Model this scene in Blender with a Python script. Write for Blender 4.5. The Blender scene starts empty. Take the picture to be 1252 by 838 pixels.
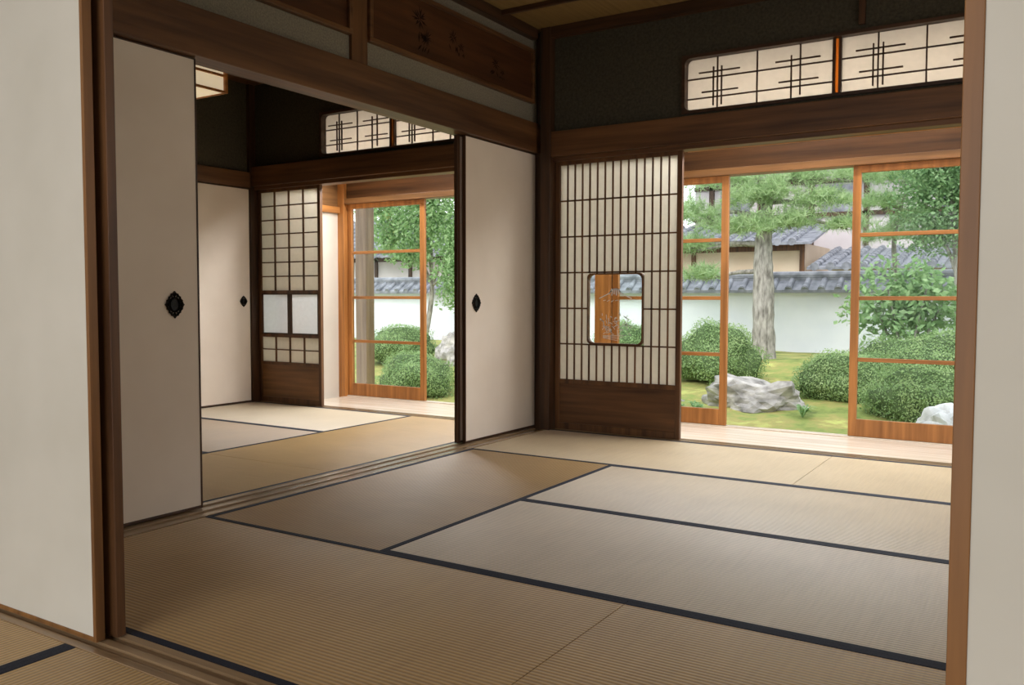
import bpy, math, random
import numpy as np
from mathutils import Vector, noise, Matrix
random.seed(7); rng=np.random.default_rng(7)
scene=bpy.context.scene
COL=scene.collection
try: scene.view_settings.view_transform='Standard'
except Exception: pass

# ------------------------------------------------------------ materials
def newmat(name):
    m=bpy.data.materials.new(name); m.use_nodes=True
    nt=m.node_tree; b=nt.nodes['Principled BSDF']; return m,nt,b
def L(nt,a,ao,b,bi): nt.links.new(a.outputs[ao],b.inputs[bi])
def ramp(nt,stops):
    r=nt.nodes.new('ShaderNodeValToRGB'); e=r.color_ramp.elements
    while len(e)<len(stops): e.new(0.5)
    for i,(p,c) in enumerate(stops):
        e[i].position=p; e[i].color=(c[0],c[1],c[2],1)
    return r
def hexc(h):
    def f(v):
        v/=255; return v/12.92 if v<=.04045 else ((v+.055)/1.055)**2.4
    return tuple(f(x) for x in h)
def noisemat(name,c1,c2,scale=5,rough=.8,bump=.0,mapping=(1,1,1),detail=6,spec=.3,bscale=None):
    m,nt,b=newmat(name)
    tc=nt.nodes.new('ShaderNodeTexCoord'); mp=nt.nodes.new('ShaderNodeMapping')
    mp.inputs['Scale'].default_value=mapping
    n=nt.nodes.new('ShaderNodeTexNoise'); n.inputs['Scale'].default_value=scale; n.inputs['Detail'].default_value=detail
    L(nt,tc,'Object',mp,'Vector'); L(nt,mp,'Vector',n,'Vector')
    r=ramp(nt,[(.3,c1),(.7,c2)]); L(nt,n,'Fac',r,'Fac'); L(nt,r,'Color',b,'Base Color')
    b.inputs['Roughness'].default_value=rough; b.inputs['Specular IOR Level'].default_value=spec
    if bump:
        n2=n
        if bscale:
            n2=nt.nodes.new('ShaderNodeTexNoise'); n2.inputs['Scale'].default_value=bscale; L(nt,mp,'Vector',n2,'Vector')
        bp=nt.nodes.new('ShaderNodeBump'); bp.inputs['Strength'].default_value=bump; bp.inputs['Distance'].default_value=.01
        L(nt,n2,'Fac',bp,'Height'); L(nt,bp,'Normal',b,'Normal')
    return m
def wood(name,c1,c2,rough=.45,spec=.4):
    out=[]
    for ax in range(3):
        s=[22,22,22]; s[ax]=1.3
        out.append(noisemat(name+'_'+'xyz'[ax],hexc(c1),hexc(c2),1.0,rough,.15,tuple(s),8,spec))
    return out
W_DARK=wood('dark_wood',(68,43,25),(116,79,47))
W_MID=wood('brown_wood',(90,62,36),(144,102,62),.42)
W_POST=wood('dark_post_wood',(46,31,20),(84,56,35))
W_ORANGE=wood('orange_cedar',(142,90,44),(198,134,72),.4)
W_AMB=wood('amber_post_wood',(104,70,38),(150,104,58),.45)
W_RED=wood('reddish_board',(62,37,22),(94,58,34),.4)
W_VER=wood('veranda_board',(208,190,168),(234,220,202),.2,.6)
W_SILL=wood('sill_wood',(118,94,68),(160,134,102),.26,.6)
M_PAPER_F=noisemat('fusuma_paper',hexc((226,211,194)),hexc((234,220,204)),3,.75,.03,(1,1,1),3,.2)
M_WHITE_F=noisemat('white_fusuma_paper',hexc((206,202,190)),hexc((215,211,200)),3,.8,.02,(1,1,1),3,.2)
M_PLAST=noisemat('dark_plaster',hexc((64,60,49)),hexc((80,75,62)),60,.95,.2,(1,1,1),4,.1)
M_PLASTG=noisemat('grey_plaster',hexc((118,112,98)),hexc((144,136,120)),120,.95,.3,(1,1,1),4,.1)
M_CEIL=noisemat('gold_ceiling',hexc((124,100,62)),hexc((146,120,76)),1,.6,.05,(30,1.2,30),5,.2)
M_BLACK=noisemat('black_cloth',hexc((28,31,42)),hexc((42,46,60)),200,.8,.1)
M_IRON=noisemat('black_metal',hexc((18,17,17)),hexc((40,37,34)),40,.4,.2)
M_IRON.node_tree.nodes['Principled BSDF'].inputs['Metallic'].default_value=.6
M_WPLAST=noisemat('white_plaster',hexc((226,230,240)),hexc((236,239,246)),2,.9,.05)
M_CREAM=noisemat('cream_plaster',hexc((206,196,182)),hexc((218,208,194)),2,.9,.05)
M_BEIGE=noisemat('beige_plaster',hexc((204,182,160)),hexc((216,198,178)),2,.9,.05)
M_LILAC=noisemat('pale_grey_plaster',hexc((194,186,188)),hexc((208,201,203)),2,.9,.05)
M_TILE=noisemat('roof_tile',hexc((92,95,102)),hexc((148,150,158)),6,.4,.1,(1,1,1),4,.4)
M_ROCK=noisemat('garden_rock',hexc((112,110,106)),hexc((200,196,190)),6,.85,.8,(1,1,1.6),10,.2)
M_ROCKW=noisemat('pale_rock',hexc((180,180,180)),hexc((230,230,230)),6,.8,.6,(1,1,1),10,.2)
M_SUB=noisemat('subfloor',hexc((60,44,30)),hexc((80,60,42)),5)
M_INK=noisemat('ink_paint',hexc((38,24,16)),hexc((50,32,20)),20)
M_ETCH=noisemat('etched_white',hexc((226,226,228)),hexc((240,240,242)),20)
def tatami(name,c1,c2):
    m,nt,b=newmat(name)
    tc=nt.nodes.new('ShaderNodeTexCoord')
    wv=nt.nodes.new('ShaderNodeTexWave'); wv.wave_type='BANDS'; wv.bands_direction='Y'; wv.wave_profile='SIN'
    wv.inputs['Scale'].default_value=20; wv.inputs['Distortion'].default_value=.35; wv.inputs['Detail'].default_value=2
    wv.inputs['Detail Scale'].default_value=2
    L(nt,tc,'Object',wv,'Vector')
    mp=nt.nodes.new('ShaderNodeMapping'); mp.inputs['Scale'].default_value=(60,3,3); L(nt,tc,'Object',mp,'Vector')
    n=nt.nodes.new('ShaderNodeTexNoise'); n.inputs['Scale'].default_value=2; n.inputs['Detail'].default_value=5; L(nt,mp,'Vector',n,'Vector')
    n2=nt.nodes.new('ShaderNodeTexNoise'); n2.inputs['Scale'].default_value=3; L(nt,tc,'Object',n2,'Vector')
    a=nt.nodes.new('ShaderNodeMath'); a.operation='MULTIPLY_ADD'; a.inputs[1].default_value=.55; L(nt,wv,'Fac',a,0)
    q=nt.nodes.new('ShaderNodeMath'); q.operation='MULTIPLY_ADD'; q.inputs[1].default_value=.36; L(nt,n,'Fac',q,0)
    q2=nt.nodes.new('ShaderNodeMath'); q2.operation='MULTIPLY'; q2.inputs[1].default_value=.3; L(nt,n2,'Fac',q2,0)
    L(nt,q2,0,q,2); L(nt,q,0,a,2)
    r=ramp(nt,[(.2,hexc(c1)),(.9,hexc(c2))]); L(nt,a,0,r,'Fac'); L(nt,r,'Color',b,'Base Color')
    bp=nt.nodes.new('ShaderNodeBump'); bp.inputs['Strength'].default_value=.4; bp.inputs['Distance'].default_value=.003
    L(nt,wv,'Fac',bp,'Height'); L(nt,bp,'Normal',b,'Normal')
    b.inputs['Roughness'].default_value=.44; b.inputs['Specular IOR Level'].default_value=1.0
    b.inputs['Anisotropic'].default_value=.9
    cx=nt.nodes.new('ShaderNodeCombineXYZ'); cx.inputs[0].default_value=1.0
    vt=nt.nodes.new('ShaderNodeVectorTransform'); vt.vector_type='VECTOR'; vt.convert_from='OBJECT'; vt.convert_to='WORLD'
    L(nt,cx,0,vt,0); L(nt,vt,0,b,'Tangent')
    b.inputs['Sheen Weight'].default_value=.2; b.inputs['Sheen Roughness'].default_value=.3
    b.inputs['Sheen Tint'].default_value=(1,.96,.9,1)
    return m
M_TAT=tatami('tatami_rush',(138,104,58),(200,164,106))
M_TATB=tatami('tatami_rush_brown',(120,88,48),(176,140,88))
M_TATG=tatami('tatami_rush_grey_sheen',(144,122,94),(206,184,152))  # grey tone puts the silvery sheen of the middle mats into the rush colour
M_TATL=tatami('tatami_rush_pale_sheen',(154,128,92),(214,190,150))  # pale tone paints in the bright sheen on the row nearest the garden
M_TATW=tatami('tatami_rush_palest',(176,154,120),(220,200,166))  # palest rush variant, for the far row of the adjoining room
def translucent(name,col,fac=.6,rough=.9):
    m,nt,b=newmat(name)
    tc=nt.nodes.new('ShaderNodeTexCoord'); n=nt.nodes.new('ShaderNodeTexNoise'); n.inputs['Scale'].default_value=30
    L(nt,tc,'Object',n,'Vector'); r=ramp(nt,[(.3,tuple(c*.95 for c in col)),(.7,col)]); L(nt,n,'Fac',r,'Fac')
    t=nt.nodes.new('ShaderNodeBsdfTranslucent'); d=nt.nodes.new('ShaderNodeBsdfDiffuse'); mx=nt.nodes.new('ShaderNodeMixShader')
    L(nt,r,'Color',t,'Color'); L(nt,r,'Color',d,'Color'); mx.inputs[0].default_value=fac
    L(nt,d,0,mx,1); L(nt,t,0,mx,2); L(nt,mx,0,nt.nodes['Material Output'],'Surface'); return m
M_SHOJI=translucent('shoji_paper',hexc((236,231,220)),.46)
M_SHOJI2=translucent('transom_paper',hexc((200,191,178)),.40)
M_PANE=translucent('frosted_pane',hexc((240,241,242)),.66)
M_AMBER=translucent('amber_slat',hexc((196,140,76)),.5)
M_LAMP=noisemat('lamp_paper',hexc((236,224,196)),hexc((246,236,212)),20)
_b=M_LAMP.node_tree.nodes['Principled BSDF']; _b.inputs['Emission Color'].default_value=(1,.82,.55,1); _b.inputs['Emission Strength'].default_value=.45
def glassmat():
    m,nt,b=newmat('thin_glass')
    t=nt.nodes.new('ShaderNodeBsdfTransparent'); g=nt.nodes.new('ShaderNodeBsdfGlossy'); g.inputs['Roughness'].default_value=.02
    lw=nt.nodes.new('ShaderNodeFresnel'); lw.inputs['IOR'].default_value=1.16
    t.inputs['Color'].default_value=(.96,.98,.97,1)
    mx=nt.nodes.new('ShaderNodeMixShader'); L(nt,lw,0,mx,0); L(nt,t,0,mx,1); L(nt,g,0,mx,2); L(nt,mx,0,nt.nodes['Material Output'],'Surface'); return m
M_GLASS=glassmat()
def leafmat(name,c1,c2,c3,scale=9,tr=.35):
    m,nt,b=newmat(name)
    tc=nt.nodes.new('ShaderNodeTexCoord'); n=nt.nodes.new('ShaderNodeTexNoise'); n.inputs['Scale'].default_value=scale; n.inputs['Detail'].default_value=8; n.inputs['Roughness'].default_value=.8
    L(nt,tc,'Object',n,'Vector'); r=ramp(nt,[(.3,hexc(c1)),(.5,hexc(c2)),(.7,hexc(c3))]); L(nt,n,'Fac',r,'Fac')
    L(nt,r,'Color',b,'Base Color'); b.inputs['Roughness'].default_value=.55
    t=nt.nodes.new('ShaderNodeBsdfTranslucent'); L(nt,r,'Color',t,'Color')
    mx=nt.nodes.new('ShaderNodeMixShader'); mx.inputs[0].default_value=tr
    L(nt,b,0,mx,1); L(nt,t,0,mx,2); L(nt,mx,0,nt.nodes['Material Output'],'Surface'); return m
M_AZ=leafmat('azalea_leaf',(104,136,86),(146,174,114),(190,208,150),6)  # leaf greens are greyed to put the garden's haze into their colour
M_AZD=noisemat('bush_core',hexc((70,90,56)),hexc((96,116,74)),10)
M_PINE=leafmat('pine_needle',(130,160,114),(172,198,146),(212,226,182),tr=.45)
M_BROAD=leafmat('broad_leaf',(84,118,82),(132,166,116),(186,208,160))
M_BIG=leafmat('big_leaf',(102,142,96),(148,182,126),(198,218,168),tr=.45)
M_BARK=noisemat('pine_bark',hexc((100,96,90)),hexc((180,176,168)),5,.9,1.0,(4.5,4.5,1.2),10,.1)
def mossmat():
    m,nt,b=newmat('moss_ground')
    tc=nt.nodes.new('ShaderNodeTexCoord'); n=nt.nodes.new('ShaderNodeTexNoise'); n.inputs['Scale'].default_value=2.2; n.inputs['Detail'].default_value=12; n.inputs['Roughness'].default_value=.65
    L(nt,tc,'Object',n,'Vector'); r=ramp(nt,[(.32,hexc((92,106,52))),(.45,hexc((132,146,74))),(.55,hexc((156,148,86))),(.68,hexc((188,198,108)))])
    L(nt,n,'Fac',r,'Fac'); L(nt,r,'Color',b,'Base Color'); b.inputs['Roughness'].default_value=.95
    bp=nt.nodes.new('ShaderNodeBump'); bp.inputs['Strength'].default_value=.6; bp.inputs['Distance'].default_value=.03; L(nt,n,'Fac',bp,'Height'); L(nt,bp,'Normal',b,'Normal'); return m
M_MOSS=mossmat()

# ------------------------------------------------------------ mesh helpers
cnt={}
def nm(base):
    cnt[base]=cnt.get(base,0)+1; return f"{base}_{cnt[base]}"
def tag(o,label=None,cat=None,group=None,kind=None):
    if label: o['label']=label
    if cat: o['category']=cat
    if group: o['group']=group
    if kind: o['kind']=kind
    return o
def mk(name,V,F,mat,parent=None,origin=None,smooth=False,bevel=0):
    V=np.array(V,float)
    if origin is None:
        if parent is not None: origin=np.array(parent.location)
        else:
            origin=(V.min(0)+V.max(0))/2; origin[2]=V[:,2].min()
    origin=np.array(origin,float)
    me=bpy.data.meshes.new(name); me.from_pydata((V-origin).tolist(),[],F if isinstance(F,list) else F.tolist())
    me.materials.append(mat)
    if smooth: me.polygons.foreach_set('use_smooth',[True]*len(me.polygons))
    me.update()
    o=bpy.data.objects.new(name,me); COL.objects.link(o)
    if parent is not None:
        o.parent=parent; o.location=Vector(origin)-parent.location
    else: o.location=origin
    if bevel:
        b=o.modifiers.new('bevel','BEVEL'); b.width=bevel; b.segments=2; b.limit_method='ANGLE'
    return o
def empty(name,loc):
    o=bpy.data.objects.new(name,None); o.empty_display_size=.1; o.location=loc; COL.objects.link(o); return o
def bx(lst):
    V=[];F=[]
    for (x0,x1,y0,y1,z0,z1) in lst:
        if x0>x1:x0,x1=x1,x0
        if y0>y1:y0,y1=y1,y0
        k=len(V)
        V+=[(x0,y0,z0),(x1,y0,z0),(x1,y1,z0),(x0,y1,z0),(x0,y0,z1),(x1,y0,z1),(x1,y1,z1),(x0,y1,z1)]
        F+=[[k,k+3,k+2,k+1],[k+4,k+5,k+6,k+7],[k,k+1,k+5,k+4],[k+1,k+2,k+6,k+5],[k+2,k+3,k+7,k+6],[k+3,k,k+4,k+7]]
    return V,F
def box(name,lst,mat,parent=None,bevel=0):
    if not isinstance(lst,list): lst=[lst]
    V,F=bx(lst); return mk(name,V,F,mat,parent,bevel=bevel)
def struct(base,lst,mat,label,bevel=.003,raw=False):
    o=box(base if raw else nm(base),lst,mat,bevel=bevel)
    return tag(o,label,base.split('_')[0],kind='structure')
def sw(axis,L3):
    out=[]
    for (u0,u1,v0,v1,z0,z1) in L3:
        out.append((u0,u1,v0,v1,z0,z1) if axis=='x' else (v0,v1,u0,u1,z0,z1))
    return out
def rrect(u0,u1,z0,z1,r,n=6):
    P=[]
    for cx,cz,a0 in ((u1-r,z1-r,0),(u0+r,z1-r,90),(u0+r,z0+r,180),(u1-r,z0+r,270)):
        for i in range(n+1):
            a=math.radians(a0+90*i/n); P.append((cx+r*math.cos(a),cz+r*math.sin(a)))
    return P
def ring(name,u0,u1,z0,z1,t,rin,rout,v0,v1,mat,parent,axis='x'):
    A=rrect(u0,u1,z0,z1,rin); B=rrect(u0-t,u1+t,z0-t,z1+t,max(rout,.001)); n=len(A)
    V=[]
    for v in (v0,v1):
        for P in (A,B):
            for (u,z) in P: V.append((u,v,z) if axis=='x' else (v,u,z))
    F=[]
    for i in range(n):
        j=(i+1)%n
        F+=[[i,j,n+j,n+i],[2*n+i,3*n+i,3*n+j,2*n+j],[i,2*n+i,2*n+j,j],[n+i,n+j,3*n+j,3*n+i]]
    return mk(name,V,F,mat,parent)
def tube(path,rad,seg=12,nz=0,nf=3):
    P=[Vector(p) for p in path]; V=[];F=[]
    for i,p in enumerate(P):
        d=(P[min(i+1,len(P)-1)]-P[max(i-1,0)]).normalized()
        a=d.cross(Vector((0.3,1,0.1))).normalized(); b=d.cross(a)
        for j in range(seg):
            t=2*math.pi*j/seg; dirv=a*math.cos(t)+b*math.sin(t)
            r=rad[i]*(1+nz*noise.noise((p+dirv*.3)*nf)); V.append(tuple(p+dirv*r))
    for i in range(len(P)-1):
        for j in range(seg):
            k=(j+1)%seg; F.append([i*seg+j,i*seg+k,(i+1)*seg+k,(i+1)*seg+j])
    F.append(list(range(seg))[::-1]); F.append([(len(P)-1)*seg+j for j in range(seg)])
    return V,F
def smoothpath(path,rad,n=6):
    P=[];R=[]
    for i in range(len(path)-1):
        p0=Vector(path[max(i-1,0)]);p1=Vector(path[i]);p2=Vector(path[i+1]);p3=Vector(path[min(i+2,len(path)-1)])
        for k in range(n):
            t=k/n
            P.append(tuple(.5*((2*p1)+(p2-p0)*t+(2*p0-5*p1+4*p2-p3)*t*t+(3*p1-p0-3*p2+p3)*t**3)))
            R.append(rad[i]*(1-t)+rad[i+1]*t)
    P.append(path[-1]);R.append(rad[-1]); return P,R
def leaves(C,size,aspect=.5,up=0.0,N=None,jit=.8):
    C=np.array(C); n=len(C)
    a=rng.normal(size=(n,3))
    if N is not None: nn=N+jit*rng.normal(size=(n,3))*.6
    else: nn=rng.normal(size=(n,3))+np.array([0,0,up])
    nn/=np.linalg.norm(nn,axis=1)[:,None]
    a=np.cross(nn,a); a/=np.linalg.norm(a,axis=1)[:,None]; b=np.cross(nn,a)
    s=(size*(.6+.8*rng.random(n)))[:,None]
    V=np.stack([C-a*s*.5,C+b*s*aspect*.5,C+a*s*.5,C-b*s*aspect*.5],1).reshape(-1,3)
    F=np.arange(n*4).reshape(-1,4); return V,F
def dirs(n,zmin=-.3):
    d=rng.normal(size=(n*3,3)); d/=np.linalg.norm(d,axis=1)[:,None]; d=d[d[:,2]>zmin][:n]; return d
def lump(d,seed,amp,f=1.8):
    return np.array([1+amp*noise.noise(Vector(v)*f+Vector((seed,seed*2.3,0))) for v in d])
def ico(center,r,seed,amp,f=1.8,sub=3,zcut=None):
    import bmesh
    bm=bmesh.new(); bmesh.ops.create_icosphere(bm,subdivisions=sub,radius=1)
    D=np.array([v.co[:] for v in bm.verts]); F=[[v.index for v in f_.verts] for f_ in bm.faces]; bm.free()
    V=np.array(center)+D*np.array(r)*lump(D,seed,amp,f)[:,None]
    if zcut is not None: V[:,2]=np.maximum(V[:,2],zcut)
    return V,F
def bush(c,r,label,n=5000,size=.04,seed=1,mat=None,amp=.3,group='clipped azalea bushes',name='azalea_bush'):
    n=int(n*1.5); size=size*.78
    e=empty(name,(c[0],c[1],c[2]-r[2]*.6))
    V,F=ico(c,[q*.93 for q in r],seed,amp,zcut=c[2]-r[2]*.6); mk('branch_core',V,F,M_AZD,e,smooth=True)
    d=dirs(n,-.55); R=np.array(r)*lump(d,seed,amp)[:,None]*(1+.05*rng.normal(size=(len(d),1)))
    V,F=leaves(np.array(c)+d*R,size,.5,N=d); mk('foliage',V,F,mat or M_AZ,e)
    tag(e,label,'bush',group); return e

# ------------------------------------------------------------ floor + mats
struct('floor',[(-3.2,3.9,-8.2,.02,-.12,-.052)],M_SUB,'wooden subfloor beneath the straw mats',0,True)
w=.955
matc={}
def mat_obj(x0,x1,y0,y1,label,group,mt=None):
    mt=mt or M_TAT
    lx,ly=x1-x0,y1-y0; rot=ly>lx; a,b=(ly,lx) if rot else (lx,ly); key=(round(a,3),round(b,3),mt.name)
    if key not in matc:
        g=.0015
        V,F=bx([(-a/2+g,a/2-g,-b/2+.001,b/2-.001,0,.05)])
        me=bpy.data.meshes.new('tatami_mat'); me.from_pydata(V,[],F); me.materials.append(mt)
        bs=[]
        for s in (-1,1):
            y_in=s*(b/2-.024); y_out=s*(b/2-.0005)
            V,F=bx([(-a/2+g,a/2-g,y_in,y_out,.046,.0518)]); m2=bpy.data.meshes.new('cloth_border'); m2.from_pydata(V,[],F); m2.materials.append(M_BLACK); bs.append(m2)
        matc[key]=(me,bs)
    me,bs=matc[key]
    o=bpy.data.objects.new('tatami_mat',me); o.location=((x0+x1)/2,(y0+y1)/2,-.05)
    if rot: o.rotation_euler=(0,0,math.pi/2)
    COL.objects.link(o)
    for m2 in bs:
        c=bpy.data.objects.new('cloth_border',m2); c.parent=o; COL.objects.link(c); tag(c,'dark navy cloth edging strip')
    tag(o,label,'tatami mat',group)
G1='tatami mats of the main room'
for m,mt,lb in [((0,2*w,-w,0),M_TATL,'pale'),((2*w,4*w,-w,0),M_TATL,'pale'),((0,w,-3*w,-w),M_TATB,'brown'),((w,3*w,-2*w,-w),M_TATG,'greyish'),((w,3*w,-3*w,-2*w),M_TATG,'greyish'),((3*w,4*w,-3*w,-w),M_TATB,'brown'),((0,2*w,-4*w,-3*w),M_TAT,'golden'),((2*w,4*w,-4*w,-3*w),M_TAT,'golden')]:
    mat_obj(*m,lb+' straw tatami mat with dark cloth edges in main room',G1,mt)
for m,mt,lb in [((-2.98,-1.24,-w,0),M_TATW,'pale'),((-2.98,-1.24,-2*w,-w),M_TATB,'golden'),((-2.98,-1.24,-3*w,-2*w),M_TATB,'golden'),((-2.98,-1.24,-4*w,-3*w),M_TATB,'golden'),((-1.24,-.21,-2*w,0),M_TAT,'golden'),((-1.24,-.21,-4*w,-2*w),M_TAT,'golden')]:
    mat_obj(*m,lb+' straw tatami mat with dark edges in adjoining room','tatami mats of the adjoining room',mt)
LM3='straw tatami mat with dark cloth edges beside the wooden threshold'
for m in [(-.14,.81,-5.86,-3.95),(.81,1.765,-5.86,-3.95),(1.765,2.72,-5.86,-3.95),(2.72,3.67,-5.86,-3.95),(-.14,1.77,-6.815,-5.86),(1.77,3.67,-6.815,-5.86)]:
    mat_obj(*m,LM3,'tatami mats of the near room')

def sill(axis,u0,u1,v0,v1,label,ngroove=2):
    n=ngroove*2+1; w_=(v1-v0)/n
    lst=[(u0,u1,v0,v1,-.05,-.005)]
    for i in range(0,n,2): lst.append((u0,u1,v0+i*w_,v0+(i+1)*w_,-.005,.003))
    return struct('trim',sw(axis,lst),W_SILL[0 if axis=='x' else 1],label,.001)
sill('y',-3.80,-.03,-.207,-.004,'grooved wooden threshold between the two rooms',2)
sill('x',0,3.82,.0,.11,'grooved wooden threshold beside the veranda')
sill('x',-2.98,-.2,.0,.11,'grooved wooden threshold of the adjoining room beside the veranda')
sill('x',-.1,3.82,-3.95,-3.825,'grooved wooden threshold between near room and main room')

# ------------------------------------------------------------ veranda
struct('floor_veranda',[(-2.62,3.85,.11+i*.098,.11+i*.098+.0970,-.06,-.004) for i in range(7)],W_VER[0],'polished wooden veranda floorboards',.001,True)
struct('trim',[(-2.7,3.9,.78,.86,-.2,.004)],W_VER[0],'wooden outer sill of the veranda doors')
for (a,b) in ((-2.70,-2.615),(-.02,.10),(2.76,2.88),(3.8,3.9)):
    struct('trim',[(a,b,.75,.87,-.2,2.7)],W_ORANGE[2],'orange cedar post at the veranda edge')
struct('trim',[(-2.93,-2.79,1.25,1.37,-.5,2.6)],W_SILL[2],'weathered grey-brown post outside the veranda')
struct('trim',[(-2.7,3.9,.755,.865,1.785,1.835)],W_MID[0],'brown cedar lintel above the glass veranda doors')
struct('trim',[(-2.7,3.9,.79,.82,1.835,2.06)],W_DARK[0],'brown board above the veranda lintel')
struct('wall_veranda_end',[(-2.74,-2.69,.1,.76,-.05,1.74)],M_CREAM,'cream plastered wall at the end of the veranda',0,True)
struct('wall_veranda_end_upper',[(-2.74,-2.69,.1,.76,1.74,2.7)],W_MID[1],'brown boarded wall above the veranda end panel',0,True)
struct('trim',[(-2.69,-2.66,.1,.76,1.70,1.76)],W_ORANGE[1],'orange cedar rail on the veranda end wall')
struct('trim',[(-2.69,-2.65,.10,.14,-.05,1.76)],W_ORANGE[2],'slim cedar jamb on the veranda end wall')
struct('ceiling_veranda',[(-2.8,3.95,.1,1.3,2.62,2.68)],W_VER[0],'pale board ceiling above the veranda',0,True)

def glass_door(x0,x1,y,label):
    e=empty(nm('door'),((x0+x1)/2,y,0)); s=.050; t=.032
    z0,z1=.006,1.785
    fr=[(x0,x0+s,y,y+t,z0,z1),(x1-s,x1,y,y+t,z0,z1),(x0+s,x1-s,y,y+t,z0,.120),(x0+s,x1-s,y,y+t,z1-.045,z1)]
    box('door_frame',fr,W_ORANGE[2],e,.002)
    for z in (1.335,.92,.515):
        box('glazing_bar',[(x0+s,x1-s,y+.004,y+t-.004,z-.013,z+.013)],W_ORANGE[0],e,.002)
    zz=[.120,.502,.528,.907,.933,1.322,1.348,z1-.045]
    for k in range(0,8,2):
        box('glass_pane',[(x0+s,x1-s,y+t/2-.0015,y+t/2+.0015,zz[k],zz[k+1])],M_GLASS,e)
    tag(e,label,'sliding door','sliding glass veranda doors','structure'); return e
glass_door(-2.61,-1.71,.795,'orange cedar sliding glass door with three glazing bars')
glass_door(.108,1.008,.795,'orange cedar sliding glass door with three glazing bars')
glass_door(1.84,2.74,.795,'orange cedar sliding glass door with three glazing bars')

# ------------------------------------------------------------ far wall (garden side)
def wall_hole(name,x0,x1,y0,y1,z0,z1,hx0,hx1,hz0,hz1,mat,label):
    return struct(name,[(x0,hx0,y0,y1,z0,z1),(hx1,x1,y0,y1,z0,z1),(hx0,hx1,y0,y1,z0,hz0),(hx0,hx1,y0,y1,hz1,z1)],mat,label,0,True)
CZ=2.76
wall_hole('wall_back',-.09,3.9,.02,.09,2.02,CZ,.955,2.81,2.075,2.435,M_PLAST,'dark plaster wall above the garden opening')
wall_hole('wall_back_adjoining',-3.1,-.16,.02,.09,2.0,CZ,-2.175,-.66,2.075,2.435,M_PLAST,'dark plaster wall above the adjoining garden opening')
struct('trim',[(.0,3.9,-.03,.03,1.885,2.055)],W_DARK[0],'dark brown lintel beam above the shoji screens')
struct('trim',[(.0,3.9,.0,.11,1.855,1.885)],W_DARK[0],'grooved head rail of the shoji opening')
struct('trim',[(.96,3.9,.10,.113,1.852,1.860)],W_ORANGE[0],'thin orange strip imitating the lit edge under the head rail')  # orange strip put in for the daylit lower edge of the head rail
struct('trim',[(-2.98,-.2,-.03,.03,1.885,2.05)],W_DARK[0],'dark brown lintel beam in the adjoining room')
struct('trim',[(-2.98,-.2,.0,.11,1.855,1.885)],W_DARK[0],'grooved head rail in the adjoining room')
struct('trim',[(-.045,.03,-.045,.085,-.05,CZ)],W_POST[2],'dark wooden corner pillar')
struct('trim',[(-3.09,-2.96,-.045,.085,-.05,CZ)],W_POST[2],'dark wooden corner pillar in the adjoining room')
struct('trim',[(-.20,-.05,.04,.085,-.05,CZ)],W_POST[2],'dark wooden pillar in the adjoining room corner')
struct('trim',[(-.05,3.9,-.04,.02,CZ-.07,CZ)],W_POST[0],'dark ceiling moulding')
struct('trim',[(2.0,2.035,-.01,.03,2.46,CZ-.07)],W_POST[2],'short dark strut above the transom window')
def transom(x0,x1,z0,z1,splits,label):
    e=empty(nm('window'),((x0+x1)/2,.05,z0))
    ring('window_frame',x0,x1,z0,z1,.02,.035,.001,.0,.09,W_POST[0],e)
    edges=[x0]+[s for s in splits]+[x1]
    for s in splits:
        box('mullion',[(s-.024,s-.010,.03,.07,z0,z1),(s+.010,s+.024,.03,.07,z0,z1)],W_POST[2],e)
        box('amber_slat',[(s-.010,s+.010,.05,.053,z0,z1)],M_AMBER,e)
    xs=[x0]+[v for s in splits for v in (s-.024,s+.024)]+[x1]
    for k in range(0,len(xs),2): box('paper',[(xs[k],xs[k+1],.058,.060,z0,z1)],M_SHOJI2,e)
    bars=[]; t=.004; ya,yb=.046,.057
    def H(a,b,z): bars.append((a,b,ya,yb,z-t,z+t))
    def Vb(x,a,b): bars.append((x-t,x+t,ya,yb,a,b))
    h=z1-z0
    for i in range(len(edges)-1):
        a=edges[i]+(.024 if i else 0); b=edges[i+1]-(.024 if i+2<len(edges) else 0); wd=b-a
        H(a,b,z0+h*.62); H(a,b,z0+h*.24)
        Vb(a+wd*.5,z0,z1)
        for fx in (.22,.76):
            cx=a+wd*fx
            Vb(cx-.026,z0+h*(.08 if fx<.5 else 0),z0+h*(.82)); Vb(cx+.026,z0+h*.08,z0+h*(.82 if fx<.5 else 1))
            H(cx-.12,cx+.14,z0+h*.73); H(cx-.10,cx+.13,z0+h*.35)
            if fx<.5: Vb(cx,z0,z1)
    box('lattice',bars,W_POST[0],e)
    tag(e,label,'transom window',None,'structure')
transom(.975,2.79,2.095,2.415,[1.88],'papered transom window with crossing dark lattice')
transom(-2.155,-.68,2.095,2.415,[-1.43],'papered transom window with crossing dark lattice')

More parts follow.
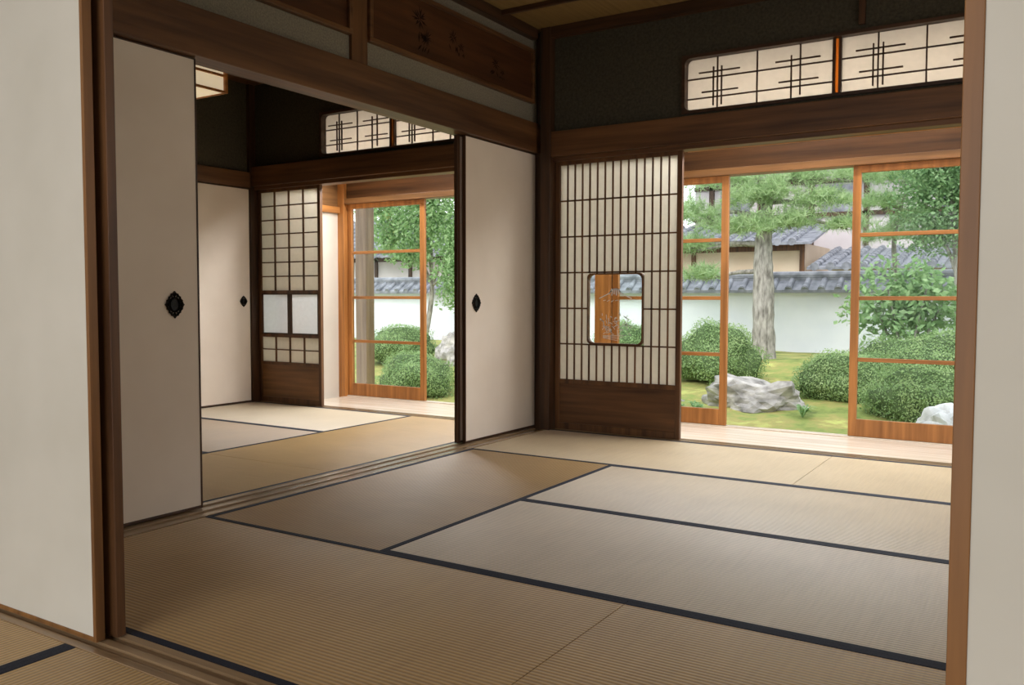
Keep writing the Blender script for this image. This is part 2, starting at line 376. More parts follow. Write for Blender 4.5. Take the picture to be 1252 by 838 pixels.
def shoji_main(x0,x1,win,label):
    y0,y1=.03,.06; e=empty(nm('door'),((x0+x1)/2,.045,0)); s=.034; z1=1.86
    box('door_frame',[(x0,x0+s,y0,y1,.005,z1),(x1-s,x1,y0,y1,.005,z1),(x0+s,x1-s,y0,y1,z1-.03,z1),(x0+s,x1-s,y0,y1,.325,.355),(x0+s,x1-s,y0,y1,.005,.05)],W_DARK[2],e,.002)
    box('lower_board',[(x0+s,x1-s,y0+.01,y1-.01,.05,.325)],W_DARK[0],e)
    a,b=x0+s,x1-s; za,zb=.355,z1-.03
    wx0,wx1,wz0,wz1=win if win else (a,a,za,za)
    bars=[]; n=15; yb0,yb1=.034,.045; hb=.0046
    for i in range(1,n):
        x=a+(b-a)*i/n
        if win and wx0-.01<x<wx1+.01: bars+= [(x-hb,x+hb,yb0,yb1,za,wz0),(x-hb,x+hb,yb0,yb1,wz1,zb)]
        else: bars.append((x-hb,x+hb,yb0,yb1,za,zb))
    for i in range(1,6):
        z=za+(zb-za)*i/6
        if win and wz0<z<wz1: bars+=[(a,wx0,yb0,yb1,z-.005,z+.005),(wx1,b,yb0,yb1,z-.005,z+.005)]
        else: bars.append((a,b,yb0,yb1,z-.005,z+.005))
    box('lattice',bars,W_DARK[2],e)
    if win:
        box('paper',[(a,wx0,.046,.048,za,zb),(wx1,b,.046,.048,za,zb),(wx0,wx1,.046,.048,za,wz0),(wx0,wx1,.046,.048,wz1,zb)],M_SHOJI,e)
        ring('window_frame',wx0+.009,wx1-.009,wz0+.009,wz1-.009,.009,.04,.03,.026,.056,W_DARK[0],e)
        box('glass_pane',[(wx0+.005,wx1-.005,.040,.043,wz0+.005,wz1-.005)],M_GLASS,e)
        V=[];F=[]
        def stroke(P,wd):
            for (p,q) in zip(P[:-1],P[1:]):
                dx,dz=q[0]-p[0],q[1]-p[1]; l=math.hypot(dx,dz)+1e-9; nx,nz=-dz/l*wd/2,dx/l*wd/2; k=len(V)
                V.extend([(p[0]-nx,.0385,p[1]-nz),(p[0]+nx,.0385,p[1]+nz),(q[0]+nx,.0385,q[1]+nz),(q[0]-nx,.0385,q[1]-nz)]); F.append([k,k+1,k+2,k+3])
        cx,cz=(wx0+wx1)/2,wz1-.15
        stroke([(cx-.12,cz-.02),(cx-.05,cz+.012),(cx-.015,cz+.045),(cx+.015,cz+.045),(cx+.05,cz+.01),(cx+.12,cz-.02)],.006)
        for i in range(6): stroke([(cx-.025+.01*i,cz+.045),(cx-.045+.018*i,cz+.008-.008*(i%2))],.008)
        for i in range(7): stroke([(cx-.09+.03*i,cz-.035-.004*(i%3)),(cx-.07+.03*i,cz-.03)],.004)
        bz=wz0+.06
        for i in range(52):
            x=cx-.10+.22*random.random(); z=bz+.14*random.random(); an=random.uniform(.2,2.9); l=random.uniform(.012,.04)
            stroke([(x,z),(x+l*.6*math.cos(an),z+l*.7*math.sin(an)),(x+l*math.cos(an)*1.1,z+l*math.sin(an))],.0045)
        for i in range(4): stroke([(cx-.09,bz-.005*i),(cx+.08-.02*i,bz+.004-.012*i)],.003)
        mk('etched_picture',V,F,M_ETCH,e)
    else:
        box('paper',[(a,b,.046,.048,za,zb)],M_SHOJI,e)
    tag(e,label,'shoji screen',None,'structure')
shoji_main(.035,.955,(.285,.695,.605,1.085),'shoji screen with fine lattice and small etched window')
shoji_main(2.87,3.80,None,'shoji screen with fine vertical lattice')
def shoji_adj(x0,x1,label):
    y0,y1=.03,.06; e=empty(nm('door'),((x0+x1)/2,.045,0)); s=.032; z1=1.86
    a,b=x0+s,x1-s
    box('door_frame',[(x0,a,y0,y1,.005,z1),(b,x1,y0,y1,.005,z1),(a,b,y0,y1,z1-.03,z1),(a,b,y0,y1,.335,.36),(a,b,y0,y1,.005,.05),(a,b,y0,y1,.575,.60),(a,b,y0,y1,.955,.98)],W_DARK[2],e,.002)
    box('lower_board',[(a,b,.04,.05,.05,.335)],W_MID[0],e)
    bars=[]
    for i in range(1,4):
        x=a+(b-a)*i/4; bars+=[(x-.006,x+.006,.033,.045,.98,z1-.03),(x-.006,x+.006,.033,.045,.36,.575)]
    for i in range(1,7): z=.98+(z1-1.01)*i/7; bars.append((a,b,.033,.045,z-.005,z+.005))
    bars.append((a,b,.033,.045,.462,.472))
    box('lattice',bars,W_DARK[2],e)
    m=(a+b)/2
    box('paper',[(a,b,.046,.048,.36,.59),(a,b,.046,.048,.97,z1-.03)],M_SHOJI,e)
    for (p,q) in ((a,m-.012),(m+.012,b)):
        box('frosted_pane',[(p,q,.046,.048,.59,.97)],M_PANE,e)
        box('pane_frame',[(p,p+.012,.034,.046,.6,.955),(q-.012,q,.034,.046,.6,.955),(p,q,.034,.046,.6,.612),(p,q,.034,.046,.943,.955)],W_POST[2],e)
    box('center_stile',[(m-.012,m+.012,.032,.046,.6,.955)],W_POST[2],e)
    tag(e,label,'shoji screen',None,'structure')
shoji_adj(-2.955,-2.205,'shoji screen with square lattice and two framed panes')

# ------------------------------------------------------------ fusuma
def fusuma(axis,v,th,u0,u1,z1,hu,side,label,mat=M_PAPER_F,fm=None,s=.008,hs=1.0):
    fm=fm or W_POST
    e=empty(nm('door'),((u0+u1)/2,v,0) if axis=='x' else (v,(u0+u1)/2,0)); z0=.006
    box('paper_panel',sw(axis,[(u0+s,u1-s,v-th/2+.003,v+th/2-.003,z0+.012,z1-.006)]),mat,e)
    box('door_frame',sw(axis,[(u0,u0+s,v-th/2,v+th/2,z0,z1),(u1-s,u1,v-th/2,v+th/2,z0,z1),(u0+s,u1-s,v-th/2,v+th/2,z0,z0+.012),(u0+s,u1-s,v-th/2,v+th/2,z1-.006,z1)]),fm[2],e,.0015)
    if hu is not None:
        V=[];F=[];n=48; z=.885; f=v+side*th/2-side*.003
        def prof_set(prof,lobed):
            k0=len(V)
            for (r,h) in prof:
                for i in range(n):
                    t=2*math.pi*i/n
                    lob=(1-.16*abs(math.sin(2*t))**.8+.045*math.cos(16*t)) if lobed else 1
                    ru=.050*hs*r*lob; rz=.062*hs*r*lob
                    p=(hu+ru*math.cos(t),f+side*h,z+rz*math.sin(t)); V.append(p if axis=='x' else (p[1],p[0],p[2]))
            for k in range(len(prof)-1):
                for i in range(n):
                    j=(i+1)%n; F.append([k0+k*n+i,k0+k*n+j,k0+(k+1)*n+j,k0+(k+1)*n+i])
        prof_set([(1.0,.0),(1.0,.008),(.93,.010),(.84,.008),(.84,0)],True)
        prof_set([(.60,0),(.60,.008),(.54,.012),(.47,.009),(.44,.003),(0,.002)],False)
        for q in range(4):
            t=math.pi/2*q
            for (tt,r0,r1,wd,hh) in ((t,.55,.98,.26,.013),(t+.42,.55,.9,.10,.008),(t-.42,.55,.9,.10,.008)):
                k=len(V)
                for (r,s_) in ((r0,0),((r0+r1)/2,wd),(r1,0),((r0+r1)/2,-wd)):
                    V_=(hu+.050*hs*(r*math.cos(tt)-s_*math.sin(tt)),f+side*.004,z+.062*hs*(r*math.sin(tt)+s_*math.cos(tt))); V.append(V_ if axis=='x' else (V_[1],V_[0],V_[2]))
                r=(r0+r1)/2; V_=(hu+.050*hs*r*math.cos(tt),f+side*hh,z+.062*hs*r*math.sin(tt)); V.append(V_ if axis=='x' else (V_[1],V_[0],V_[2]))
                F.extend([[k,k+1,k+4],[k+1,k+2,k+4],[k+2,k+3,k+4],[k+3,k,k+4]])
        h=mk('door_pull',V,F,M_IRON,e); tag(h,'black iron openwork door pull')
    tag(e,label,'sliding door',None,'structure'); return e
FZ=1.922
fusuma('y',-.135,.024,-3.78,-2.80,FZ,-2.925,1,'pale papered sliding door with black metal pull',hs=.88)
fusuma('y',-.175,.024,-3.78,-2.815,FZ,None,1,'pale papered sliding door behind another')
fusuma('y',-.135,.024,-.83,.03,FZ,-.71,1,'pale papered sliding door with black metal pull beside corner pillar',hs=.9)
fusuma('y',-.175,.024,-.86,.03,FZ,None,1,'pale papered sliding door behind another',s=.03)
fusuma('y',-2.975,.024,-.98,-.05,1.86,-.13,1,'pale papered sliding door in the adjoining room',hs=.75)
fusuma('y',-2.975,.024,-1.93,-.985,1.86,None,1,'pale papered sliding door in the adjoining room')
fusuma('y',-2.975,.024,-2.88,-1.935,1.86,None,1,'pale papered sliding door in the adjoining room')
fusuma('y',-2.975,.024,-3.8,-2.885,1.86,None,1,'pale papered sliding door in the adjoining room')
fusuma('x',-3.90,.026,-.10,.864,1.88,None,-1,'white papered sliding door with golden brown wood edge',M_WHITE_F,W_AMB,.013)
fusuma('x',-3.85,.026,.0,.880,1.88,None,-1,'white papered sliding door with dark wood edge',M_WHITE_F,W_DARK,.085)
fusuma('x',-3.90,.026,2.858,3.80,1.88,None,-1,'white papered sliding door with amber wood edge',M_WHITE_F,W_AMB,.025)
struct('trim',[(-.15,3.9,-3.97,-3.80,1.89,2.05)],W_DARK[0],'dark lintel beam between near room and main room')
struct('wall_near',[(-.15,3.9,-3.92,-3.85,2.05,CZ)],M_PLAST,'dark plaster wall above the near opening',0,True)

# ------------------------------------------------------------ left wall above opening
struct('wall_left',[(-.185,-.12,-3.9,.03,2.1,CZ)],M_PLASTG,'grey plaster wall above the sliding doors',0,True)
struct('trim',[(-.215,-.085,-3.85,.03,1.925,2.125)],W_DARK[1],'brown lintel beam above the sliding doors')
struct('trim',[(-.2,-.1,-1.865,-1.745,2.125,CZ)],W_DARK[2],'short brown post above the lintel')
struct('trim',[(-.17,-.07,-3.9,-.04,CZ-.07,CZ)],W_POST[1],'dark ceiling moulding above the doors')
def ranma(y0,y1,label,paint):
    e=empty(nm('trim'),(-.11,(y0+y1)/2,2.26)); z0,z1=2.255,2.62; s=.026
    box('frame',[(-.12,-.085,y0,y1,z0,z0+s),(-.12,-.085,y0,y1,z1-s,z1),(-.12,-.085,y0,y0+s,z0+s,z1-s),(-.12,-.085,y1-s,y1,z0+s,z1-s)],W_DARK[1],e,.004)
    box('carved_board',[(-.12,-.105,y0+s,y1-s,z0+s,z1-s)],W_RED[1],e)
    if paint:
        V=[];F=[]
        def petal(cy,cz,an,l,wd):
            k=len(V); c,s_=math.cos(an),math.sin(an)
            for (a,b) in ((0,0),(l*.5,wd),(l,0),(l*.5,-wd)): V.append((-.1035,cy+a*c-b*s_,cz+a*s_+b*c))
            F.append([k,k+1,k+2,k+3])
        for (cy,cz,r) in ((-1.30,2.49,.075),(-1.24,2.40,.055),(-.98,2.47,.05),(-.9,2.43,.035),(-.52,2.42,.05),(-.44,2.38,.03)):
            for i in range(18): petal(cy+.1*r*random.uniform(-1,1),cz+.1*r*random.uniform(-1,1),2*math.pi*i/18+random.uniform(-.15,.15),r*random.uniform(.6,1.1),r*.06)
            for i in range(5): petal(cy+r*random.uniform(-1,1),cz-r*.9,random.uniform(3.6,5.6),r*.9,r*.10)
        mk('painted_flowers',V,F,M_INK,e)
    tag(e,label,'transom panel',None,'structure')
ranma(-1.74,-.05,'reddish wooden transom board with dark painted flowers',True)
ranma(-3.78,-1.87,'reddish wooden transom board in moulded frame',False)

struct('ceiling',[(-.2,3.95,-3.95,.1,CZ,CZ+.05)],M_CEIL,'golden brown board ceiling of the main room',0,True)
struct('trim',[(-.1,3.9,-.5-i*.45,-.47-i*.45,CZ-.03,CZ) for i in range(8)],W_POST[0],'dark ceiling battens')
struct('ceiling_adjoining',[(-3.1,-.2,-3.95,.1,CZ,CZ+.05)],W_DARK[1],'dark board ceiling of the adjoining room',0,True)
struct('ceiling_near_room',[(-.2,3.95,-8.2,-3.95,CZ,CZ+.05)],W_DARK[1],'board ceiling of the near room',0,True)
struct('wall_right',[(3.83,3.9,-8.2,.1,-.05,CZ)],M_WHITE_F,'pale wall of the rooms',0,True)
struct('wall_adjoining_left',[(-3.06,-2.99,-3.9,-.05,1.99,CZ)],M_PLAST,'dark plaster wall above sliding doors',0,True)
struct('wall_adjoining_outer',[(-3.12,-3.065,-3.9,0,-.05,CZ)],M_PLAST,'outer side of the adjoining room wall',0,True)
struct('trim',[(-3.03,-2.955,-3.9,-.05,1.865,2.0)],W_DARK[1],'dark lintel beam above sliding doors in the adjoining room')
struct('wall_adjoining_near',[(-3.1,-.16,-3.97,-3.9,-.05,CZ)],M_PLAST,'dark plaster wall of the adjoining room',0,True)
struct('wall_near_room_left',[(-.25,-.16,-8.2,-3.98,-.05,CZ)],M_WHITE_F,'pale wall of the near room',0,True)

# lantern in adjoining room
lc=(-1.70,-1.74); e=empty('ceiling_lantern',(lc[0],lc[1],2.2)); h=.22
box('lantern_frame',[(lc[0]+sx*h-.010,lc[0]+sx*h+.010,lc[1]+sy*h-.010,lc[1]+sy*h+.010,2.2,2.42) for sx in(-1,1) for sy in(-1,1)]+
 [(lc[0]-h,lc[0]+h,lc[1]+sy*h-.008,lc[1]+sy*h+.008,z,z+.014) for sy in(-1,1) for z in(2.2,2.30,2.406)]+[(lc[0]+sx*h-.008,lc[0]+sx*h+.008,lc[1]-h,lc[1]+h,z,z+.014) for sx in(-1,1) for z in(2.2,2.30,2.406)],W_ORANGE[0],e,.001)
box('lantern_shade',[(lc[0]-h+.008,lc[0]+h-.008,lc[1]-h+.008,lc[1]+h-.008,2.205,2.415)],M_LAMP,e)
box('hanging_rod',[(lc[0]-.01,lc[0]+.01,lc[1]-.01,lc[1]+.01,2.42,CZ)],W_POST[2],e)
tag(e,'square wooden ceiling lantern with cream paper sides','lantern')

# ------------------------------------------------------------ garden
def gz(x,y):
    b=-.45 if y<3.4 else (-.45+.45*min((y-3.4)/4.4,1))
    return b+.05*noise.noise(Vector((x*.7,y*.7,0)))+.02*noise.noise(Vector((x*3,y*3,5)))
nx,ny=110,60; V=[];F=[]
for j in range(ny):
    for i in range(nx):
        x=-19+29*i/(nx-1); y=.9+17*j/(ny-1); V.append((x,y,gz(x,y)))
for j in range(ny-1):
    for i in range(nx-1):
        k=j*nx+i; F.append([k,k+1,k+nx+1,k+nx])
o=mk('ground',V,F,M_MOSS,smooth=True); tag(o,'yellow-green mossy garden ground','ground',kind='structure')

def ribs(x0,x1,ya,za,yb,zb,pitch,r,seg=6):
    V=[];F=[]
    V+=[(x0,ya,za),(x1,ya,za),(x1,yb,zb),(x0,yb,zb),(x0,ya,za-.05),(x1,ya,za-.05),(x1,yb,zb-.05),(x0,yb,zb-.05)]
    F+=[[0,1,2,3],[4,7,6,5],[0,4,5,1],[1,5,6,2],[2,6,7,3],[3,7,4,0]]
    n=int((x1-x0)/pitch); L_=math.hypot(yb-ya,zb-za)
    ny_=-(zb-za)/L_; nz_=(yb-ya)/L_
    nseg=max(1,int(L_/.28))
    for i in range(n):
        cx=x0+pitch*(i+.5)
        for s_ in range(nseg):
            t0,t1=s_/nseg,(s_+1)/nseg; k=len(V)
            for (t,rr) in ((t0,r*1.08),(t1,r*.9)):
                y=ya+(yb-ya)*t; z=za+(zb-za)*t
                for q in range(seg+1):
                    a=math.pi*q/seg; dx=rr*math.cos(a); dn=rr*math.sin(a)
                    V.append((cx+dx,y+ny_*dn,z+nz_*dn))
            for q in range(seg): F.append([k+q,k+q+1,k+seg+1+q+1,k+seg+1+q])
            F.append([k+q for q in range(seg+1)])
        k=len(V)
        for q in range(10):
            a=2*math.pi*q/10; V.append((cx+r*1.15*math.cos(a),ya-.012,za+.01+r*1.15*math.sin(a)))
        F.append([k+q for q in range(10)])
    return V,F
e=empty('garden_wall',(-3,10.1,-.1))
box('plaster_body',[(-18,9,10,10.22,-.15,1.08)],M_WPLAST,e)
V,F=ribs(-18,9,9.78,1.07,10.08,1.26,.27,.055); V2,F2=ribs(-18,9,-10.42,1.07,-10.12,1.26,.5,.05)
V2=[(a,-b,c) for a,b,c in V2]; k=len(V); V+=V2; F+=[[q+k for q in f] for f in F2]
mk('tile_coping',V,F,M_TILE,e)
V,F=tube([(-18,10.1,1.32),(9,10.1,1.32)],[.075,.075],10)
V2,F2=bx([(-18,9,10.04,10.16,1.2,1.3)]); k=len(V); V+=V2; F+=[[q+k for q in f] for f in F2]
mk('ridge_tile',V,F,M_TILE,e)
tag(e,'white plastered garden wall with grey tiled coping','garden wall')
e=empty('house',(-5,14.5,0))
box('house_wall',[(-8,-1.5,13.6,16,-.1,2.1)],M_BEIGE,e)
V,F=ribs(-8.4,-1.25,13.1,2.1,15.5,2.7,.3,.07); mk('tile_roof',V,F,M_TILE,e)
box('timber_frame',[(x,x+.1,13.56,13.6,-.1,2.1) for x in (-7,-5.6,-4,-2.4,-1.6)]+[(-8,-1.5,13.55,13.6,1.95,2.1)],W_DARK[2],e)
tag(e,'low beige house with grey tiled roof behind the wall','house')
e=empty('house',(1.5,14,0))
box('house_wall',[(-.9,7,13.3,15,-.1,1.6)],M_BEIGE,e)
V,F=ribs(-1.2,7.4,12.5,1.55,14.8,2.02,.3,.075); mk('tile_roof',V,F,M_TILE,e)
tag(e,'low house with broad grey tiled roof beyond the garden wall','house')
e=empty('house',(0,17.5,0))
box('house_wall',[(-5,8,16.5,20,-.1,4.3)],M_LILAC,e)
V,F=ribs(-5.6,8.6,15.8,4.15,18,5.2,.32,.08); mk('tile_roof',V,F,M_TILE,e)
box('timber_frame',[(x,x+.12,16.42,16.5,2.2,4.2) for x in np.arange(-4.6,8,1.25)]+[(-5,8,16.42,16.5,z,z+.1) for z in (2.9,3.7,4.1)],W_POST[2],e)
for x in np.arange(-4.6,7,2.5): box('window_pane',[(x+.3,x+1.05,16.44,16.48,3.0,3.65)],M_TILE,e)
tag(e,'two-storey house with dark timber frame and tiled roof','house')
e=empty('house',(-13,15.5,0))
box('house_wall',[(-20,-8.8,14.6,17,-.1,2.3)],M_LILAC,e)
V,F=ribs(-20.4,-8.6,14.0,2.15,17,3.5,.32,.08); mk('tile_roof',V,F,M_TILE,e)
box('timber_frame',[(x,x+.1,14.54,14.6,-.1,2.2) for x in np.arange(-19.5,-9,1.3)]+[(-20,-8.8,14.54,14.6,2.0,2.12)],W_POST[2],e)
tag(e,'house with pale walls and broad grey tiled roof','house')

bush((-.82,6.0,.12),(.58,.5,.48),'rounded clipped azalea bush beside the pine trunk',6500,.036,3)
bush((1.85,6.45,.05),(1.25,.38,.44),'wide clipped azalea mound beneath the leafy shrubs',11500,.038,5)
bush((.98,5.35,-.06),(.60,.36,.38),'low clipped azalea bush beside the large rock',7000,.034,8)
bush((2.02,4.65,-.16),(.76,.32,.36),'broad clipped azalea bush near the veranda',8500,.034,12)
bush((3.5,5.2,.05),(.42,.5,.5),'clipped azalea bush at the garden side',4500,.038,13)
bush((-6.25,6.0,.08),(.60,.5,.38),'rounded clipped azalea bush before the white wall',5500,.036,15)
bush((-4.35,4.0,-.17),(.54,.45,.35),'rounded clipped azalea bush close to the veranda',6000,.032,17)
bush((-2.4,6.6,.1),(.6,.5,.45),'rounded clipped azalea bush near the white wall',4500,.036,19)
def shrub(c,r,mat,n,size,label,seed,name='leafy_shrub',asp=.5,cat='shrub'):
    e=empty(name,(c[0],c[1],gz(c[0],c[1])))
    g0=gz(c[0],c[1])
    for k in range(6):
        an=k*1.05; tip=(c[0]+r[0]*.6*math.cos(an),c[1]+r[1]*.6*math.sin(an),c[2]+r[2]*.5*random.uniform(.2,1))
        P,R=smoothpath([(c[0]+.04*math.cos(an),c[1]+.04*math.sin(an),g0-.05),((c[0]+tip[0])/2,(c[1]+tip[1])/2,(g0+tip[2])/2),tip],[.03,.02,.008]); V,F=tube(P,R,6)
        mk('branch',V,F,M_BARK,e,smooth=True)
    d=dirs(n,-1); rad=(rng.random(len(d))**.5)[:,None]
    C=np.array(c)+d*np.array(r)*lump(d,seed,.7,2.2)[:,None]*rad
    V,F=leaves(C,size,asp,up=1.0); mk('foliage',V,F,mat,e); tag(e,label,cat)
shrub((1.35,7.25,.85),(.80,.33,.58),M_BIG,2600,.11,'shrub with large glossy leaves before the white wall',21)
shrub((3.0,7.25,1.0),(.5,.33,.6),M_BIG,1800,.11,'tall shrub with large glossy leaves',22)
def broadtree(base,blobs,label,n,size,mat,tr=.12,seed=1):
    g0=gz(base[0],base[1]); e=empty('broadleaf_tree',(base[0],base[1],g0))
    top=blobs[0]; P,R=smoothpath([(base[0],base[1],g0-.1),((base[0]+top[0])/2+.05,base[1],(g0+top[2])/2),(top[0],top[1],top[2]+.3)],[tr,tr*.75,tr*.3]); V,F=tube(P,R,12,.2); mk('trunk',V,F,M_BARK,e,smooth=True)
    C=[]
    for i,b in enumerate(blobs):
        if i:
            mid=P[len(P)//2]; P2,R2=smoothpath([mid,((mid[0]+b[0])/2,(mid[1]+b[1])/2,(mid[2]+b[2])/2+.1),b[:3]],[tr*.5,tr*.35,tr*.12]); V,F=tube(P2,R2,7); mk('branch',V,F,M_BARK,e,smooth=True)
        m=int(n*b[3]*b[4]*b[5]/sum(q[3]*q[4]*q[5] for q in blobs)); d=dirs(m,-1); rad=(rng.random(len(d))**.45)[:,None]
        C.append(np.array(b[:3])+d*np.array(b[3:6])*lump(d,seed+i,.8,2.5)[:,None]*rad)
    V,F=leaves(np.concatenate(C),size,.5,up=.8); mk('foliage',V,F,mat,e); tag(e,label,'tree')
broadtree((1.9,8.25),[(1.7,8.2,2.45,.72,.40,.6),(2.4,8.2,1.9,.55,.40,.6),(1.7,8.2,3.1,.8,.42,.45),(1.55,8.25,1.85,.45,.3,.35)],'green broadleaf tree with dense airy foliage by the garden wall',17000,.065,M_BROAD,tr=.07,seed=31)
broadtree((-7.3,7.9),[(-6.9,7.4,2.35,.8,.5,.55),(-7.65,7.4,2.1,.5,.4,.45),(-6.05,7.3,1.9,.5,.4,.8),(-5.95,7.3,1.2,.5,.4,.55),(-6.7,7.4,3.0,.9,.5,.5),(-7.8,7.4,2.7,.55,.4,.45),(-7.1,7.4,1.75,.5,.35,.3)],'light green leafy tree before the white wall',18000,.08,M_BIG,tr=.06,seed=41)

def pine(tr,rad,pads,label,tuft=120):
    g0=gz(tr[0][0],tr[0][1]); e=empty('pine_tree',(tr[0][0],tr[0][1],g0))
    P,R=smoothpath(tr,rad,8); V,F=tube(P,R,24,.14,6); mk('trunk',V,F,M_BARK,e,smooth=True)
    allV=[]
    for pd in pads:
        c=np.array(pd[:3])
        cand=[p for p in P if p[2]>min(1.2,pd[2]-.1) and p[2]<pd[2]+.25] or P[-4:]
        st=min(cand,key=lambda p:(Vector(p)-Vector(c)).length)
        m=((st[0]+c[0])/2,(st[1]+c[1])/2+.08,(st[2]+c[2])/2+random.uniform(-.02,.12))
        P2,R2=smoothpath([st,m,(c[0],c[1],c[2]-pd[5]*.4)],[.045,.03,.012]); V,F=tube(P2,R2,8,.3,8); mk('branch',V,F,M_BARK,e,smooth=True)
        n=int(tuft*pd[3]*pd[4]/.16)
        d=dirs(n,-.45); rr=(rng.random(len(d))**.4)[:,None]
        T=c+d*np.array(pd[3:6])*rr*lump(d,pd[0]*5,.8,2.5)[:,None]
        k=14
        Tn=np.repeat(T,k,0); nd=rng.normal(size=(len(Tn),3))*.75+np.array([0,0,.5]); nd/=np.linalg.norm(nd,axis=1)[:,None]
        ln=(.07+.08*rng.random(len(Tn)))[:,None]; sd=np.cross(nd,rng.normal(size=nd.shape)); sd/=np.linalg.norm(sd,axis=1)[:,None]
        wd=.0045
        allV.append(np.stack([Tn-sd*wd,Tn+sd*wd,Tn+nd*ln+sd*wd*.4,Tn+nd*ln-sd*wd*.4],1).reshape(-1,3))
    V=np.concatenate(allV); F=np.arange(len(V)).reshape(-1,4); mk('foliage',V,F,M_PINE,e); tag(e,label,'tree')
pine([(-.74,8,-.15),(-.76,8,.15),(-.77,8,.6),(-.78,8,1.2),(-.79,8,1.75),(-.76,8.05,2.3),(-.7,8.1,3.1)],[.21,.175,.16,.15,.13,.085,.05],
 [(-1.75,8,1.28,.38,.3,.17),(-1.95,8.1,2.25,.45,.4,.25),(-1.35,8,2.0,.42,.35,.2),(-.95,7.85,2.42,.45,.38,.25),(-.35,7.9,2.05,.45,.4,.22),(.08,8,2.35,.45,.4,.2),(-.25,8.1,2.75,.5,.42,.25),(-1.4,8.1,2.75,.55,.42,.25),(.42,8,1.98,.32,.3,.13),(-.72,7.65,1.98,.38,.25,.22),(-.6,8.1,3.15,.6,.42,.25),(-2.3,8,1.75,.35,.35,.18),(-1.85,8,1.75,.3,.3,.16),(-.6,7.7,2.5,.35,.3,.25),(.5,8,2.7,.35,.3,.2)],
 'tall pine tree with grey bark and tiered green foliage',170)
pine([(.9,9.4,-.1),(.95,9.4,.8),(.85,9.4,1.8),(1.0,9.4,2.6)],[.05,.045,.035,.02],[(.65,9.4,2.4,.42,.3,.2),(1.1,9.4,2.15,.35,.3,.18),(.9,9.4,2.8,.5,.3,.22),(1.35,9.4,2.6,.35,.3,.2),(.75,9.4,1.9,.4,.28,.16)],'slender pine tree with layered foliage near the wall',160)

def rock(c,r,seed,mat,label,sub=4,amp=.5):
    V,F=ico((0,0,0),(1,1,1),seed,amp,1.3,sub)
    out=[]
    for v in V:
        vv=Vector(v); dist,pts=noise.voronoi(vv*2.2+Vector((seed,seed,0)))
        k=1-.28*(dist[0])+.10*noise.noise(vv*7+Vector((seed,0,0)))
        out.append(v*k)
    V=np.array(out)*np.array(r)*1.12+np.array(c)
    o=mk('garden_rock',V,F,mat); tag(o,label,'rock','garden rocks')
rock((.08,4.7,-.27),(.62,.36,.27),2.2,M_ROCK,'large grey rock with rugged face among moss')
rock((-.98,4.7,-.38),(.2,.2,.10),4.1,M_ROCK,'small grey rock beside the large rock')
rock((2.20,3.55,-.33),(.26,.22,.24),6.1,M_ROCKW,'pale white rock close to the veranda')
rock((-5.30,6.1,.0),(.22,.24,.32),7.7,M_ROCK,'upright grey rock behind the azalea bushes')
rock((.45,7.4,-.04),(.2,.18,.12),9.2,M_ROCK,'small rock on the moss near the wall')
def tuftplant(x,y,n,label,h=.16):
    g0=gz(x,y); V=[];F=[]
    for i in range(n):
        a=random.uniform(0,6.28); l=random.uniform(.5,1)*h; w_=.014; b=Vector((x,y,g0)); d=Vector((math.cos(a),math.sin(a),0)); s=Vector((-d.y,d.x,0))*w_
        m=b+d*l*.5+Vector((0,0,l*.8)); t=b+d*l*1.1+Vector((0,0,l*.75)); k=len(V)
        V+=[tuple(b),tuple(m-s),tuple(t),tuple(m+s)]; F.append([k,k+1,k+2,k+3])
    o=mk('ground_plant',V,F,M_BIG); tag(o,label,'plant','small plants on the moss')
for (x,y,h) in ((.74,4.2,.18),(-.38,4.1,.13),(-.5,4.3,.13),(-.62,4.15,.11)): tuftplant(x,y,34,'small leafy green plant on the moss by the rock',h)

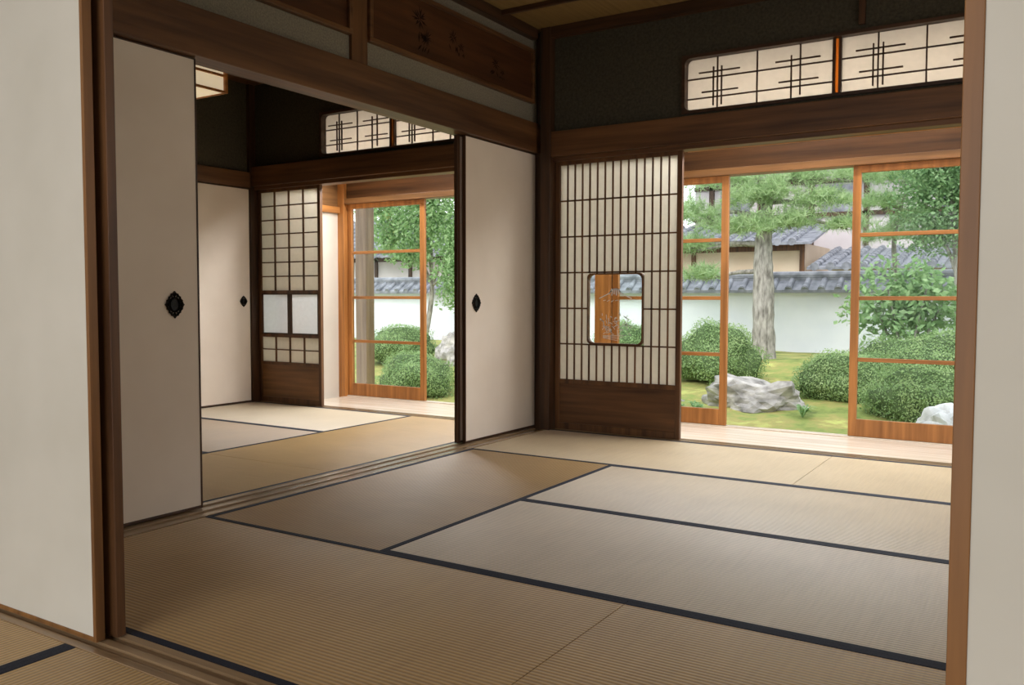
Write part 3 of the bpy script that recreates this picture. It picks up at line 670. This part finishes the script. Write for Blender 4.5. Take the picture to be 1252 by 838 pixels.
# ------------------------------------------------------------ light
wd=bpy.data.worlds.new('world'); scene.world=wd; wd.use_nodes=True
nt=wd.node_tree; bg=nt.nodes['Background']
tc=nt.nodes.new('ShaderNodeTexCoord'); sp=nt.nodes.new('ShaderNodeSeparateXYZ'); L(nt,tc,'Generated',sp,0)
r=ramp(nt,[(.0,(.55,.56,.55)),(.45,(.92,.94,.97)),(1,(.88,.93,1.0))])
mr=nt.nodes.new('ShaderNodeMapRange'); mr.inputs[1].default_value=-1; mr.inputs[2].default_value=1; L(nt,sp,2,mr,0); L(nt,mr,0,r,'Fac'); L(nt,r,'Color',bg,'Color')
bg.inputs['Strength'].default_value=2.1
def light(kind,name,loc,target,energy,col,**k):
    d=bpy.data.lights.new(name,kind); d.energy=energy; d.color=col
    for a,b in k.items(): setattr(d,a,b)
    o=bpy.data.objects.new(name,d); o.location=loc; o.rotation_euler=(Vector(target)-Vector(loc)).to_track_quat('-Z','Y').to_euler(); COL.objects.link(o); return o
light('SUN','sun',(0,-5,10),(-2,6,0),2.3,(1,.97,.93),angle=math.radians(30))
light('AREA','veranda_daylight_boost',(1.9,.5,2.2),(1.9,-1.6,.6),95,(.95,.97,1),shape='RECTANGLE',size=2.2,size_y=.25)  # unseen lamps added above both openings to boost the daylight indoors
light('AREA','veranda_daylight_boost',(-1.3,.5,2.2),(-1.3,-1.4,.5),90,(.97,.98,1),shape='RECTANGLE',size=2.0,size_y=.25)
light('AREA','side_fill',(3.78,-2.0,1.4),(0,-2.2,1.1),17,(1,.97,.94),shape='RECTANGLE',size=2.6,size_y=1.5)  # unseen fill lamp added before the solid right wall to brighten the left doors
light('AREA','near_room_daylight',(2.0,-8.0,1.6),(1.6,0,.6),40,(1,.97,.93),shape='RECTANGLE',size=3.4,size_y=2.0)

# ------------------------------------------------------------ camera
cam=bpy.data.cameras.new('camera'); co=bpy.data.objects.new('camera',cam); COL.objects.link(co); scene.camera=co
cam.sensor_width=36; cam.lens=36*1051.4/1252; cam.clip_start=.05
yaw,pit,rol=.56,.051,.002
F_=Vector((-math.sin(yaw)*math.cos(pit),math.cos(yaw)*math.cos(pit),-math.sin(pit))); R_=Vector((math.cos(yaw),math.sin(yaw),0)); U_=R_.cross(F_)
R2=R_*math.cos(rol)+U_*math.sin(rol); U2=-R_*math.sin(rol)+U_*math.cos(rol)
co.matrix_world=Matrix(((R2.x,U2.x,-F_.x,2.967),(R2.y,U2.y,-F_.y,-5.212),(R2.z,U2.z,-F_.z,.913),(0,0,0,1)))
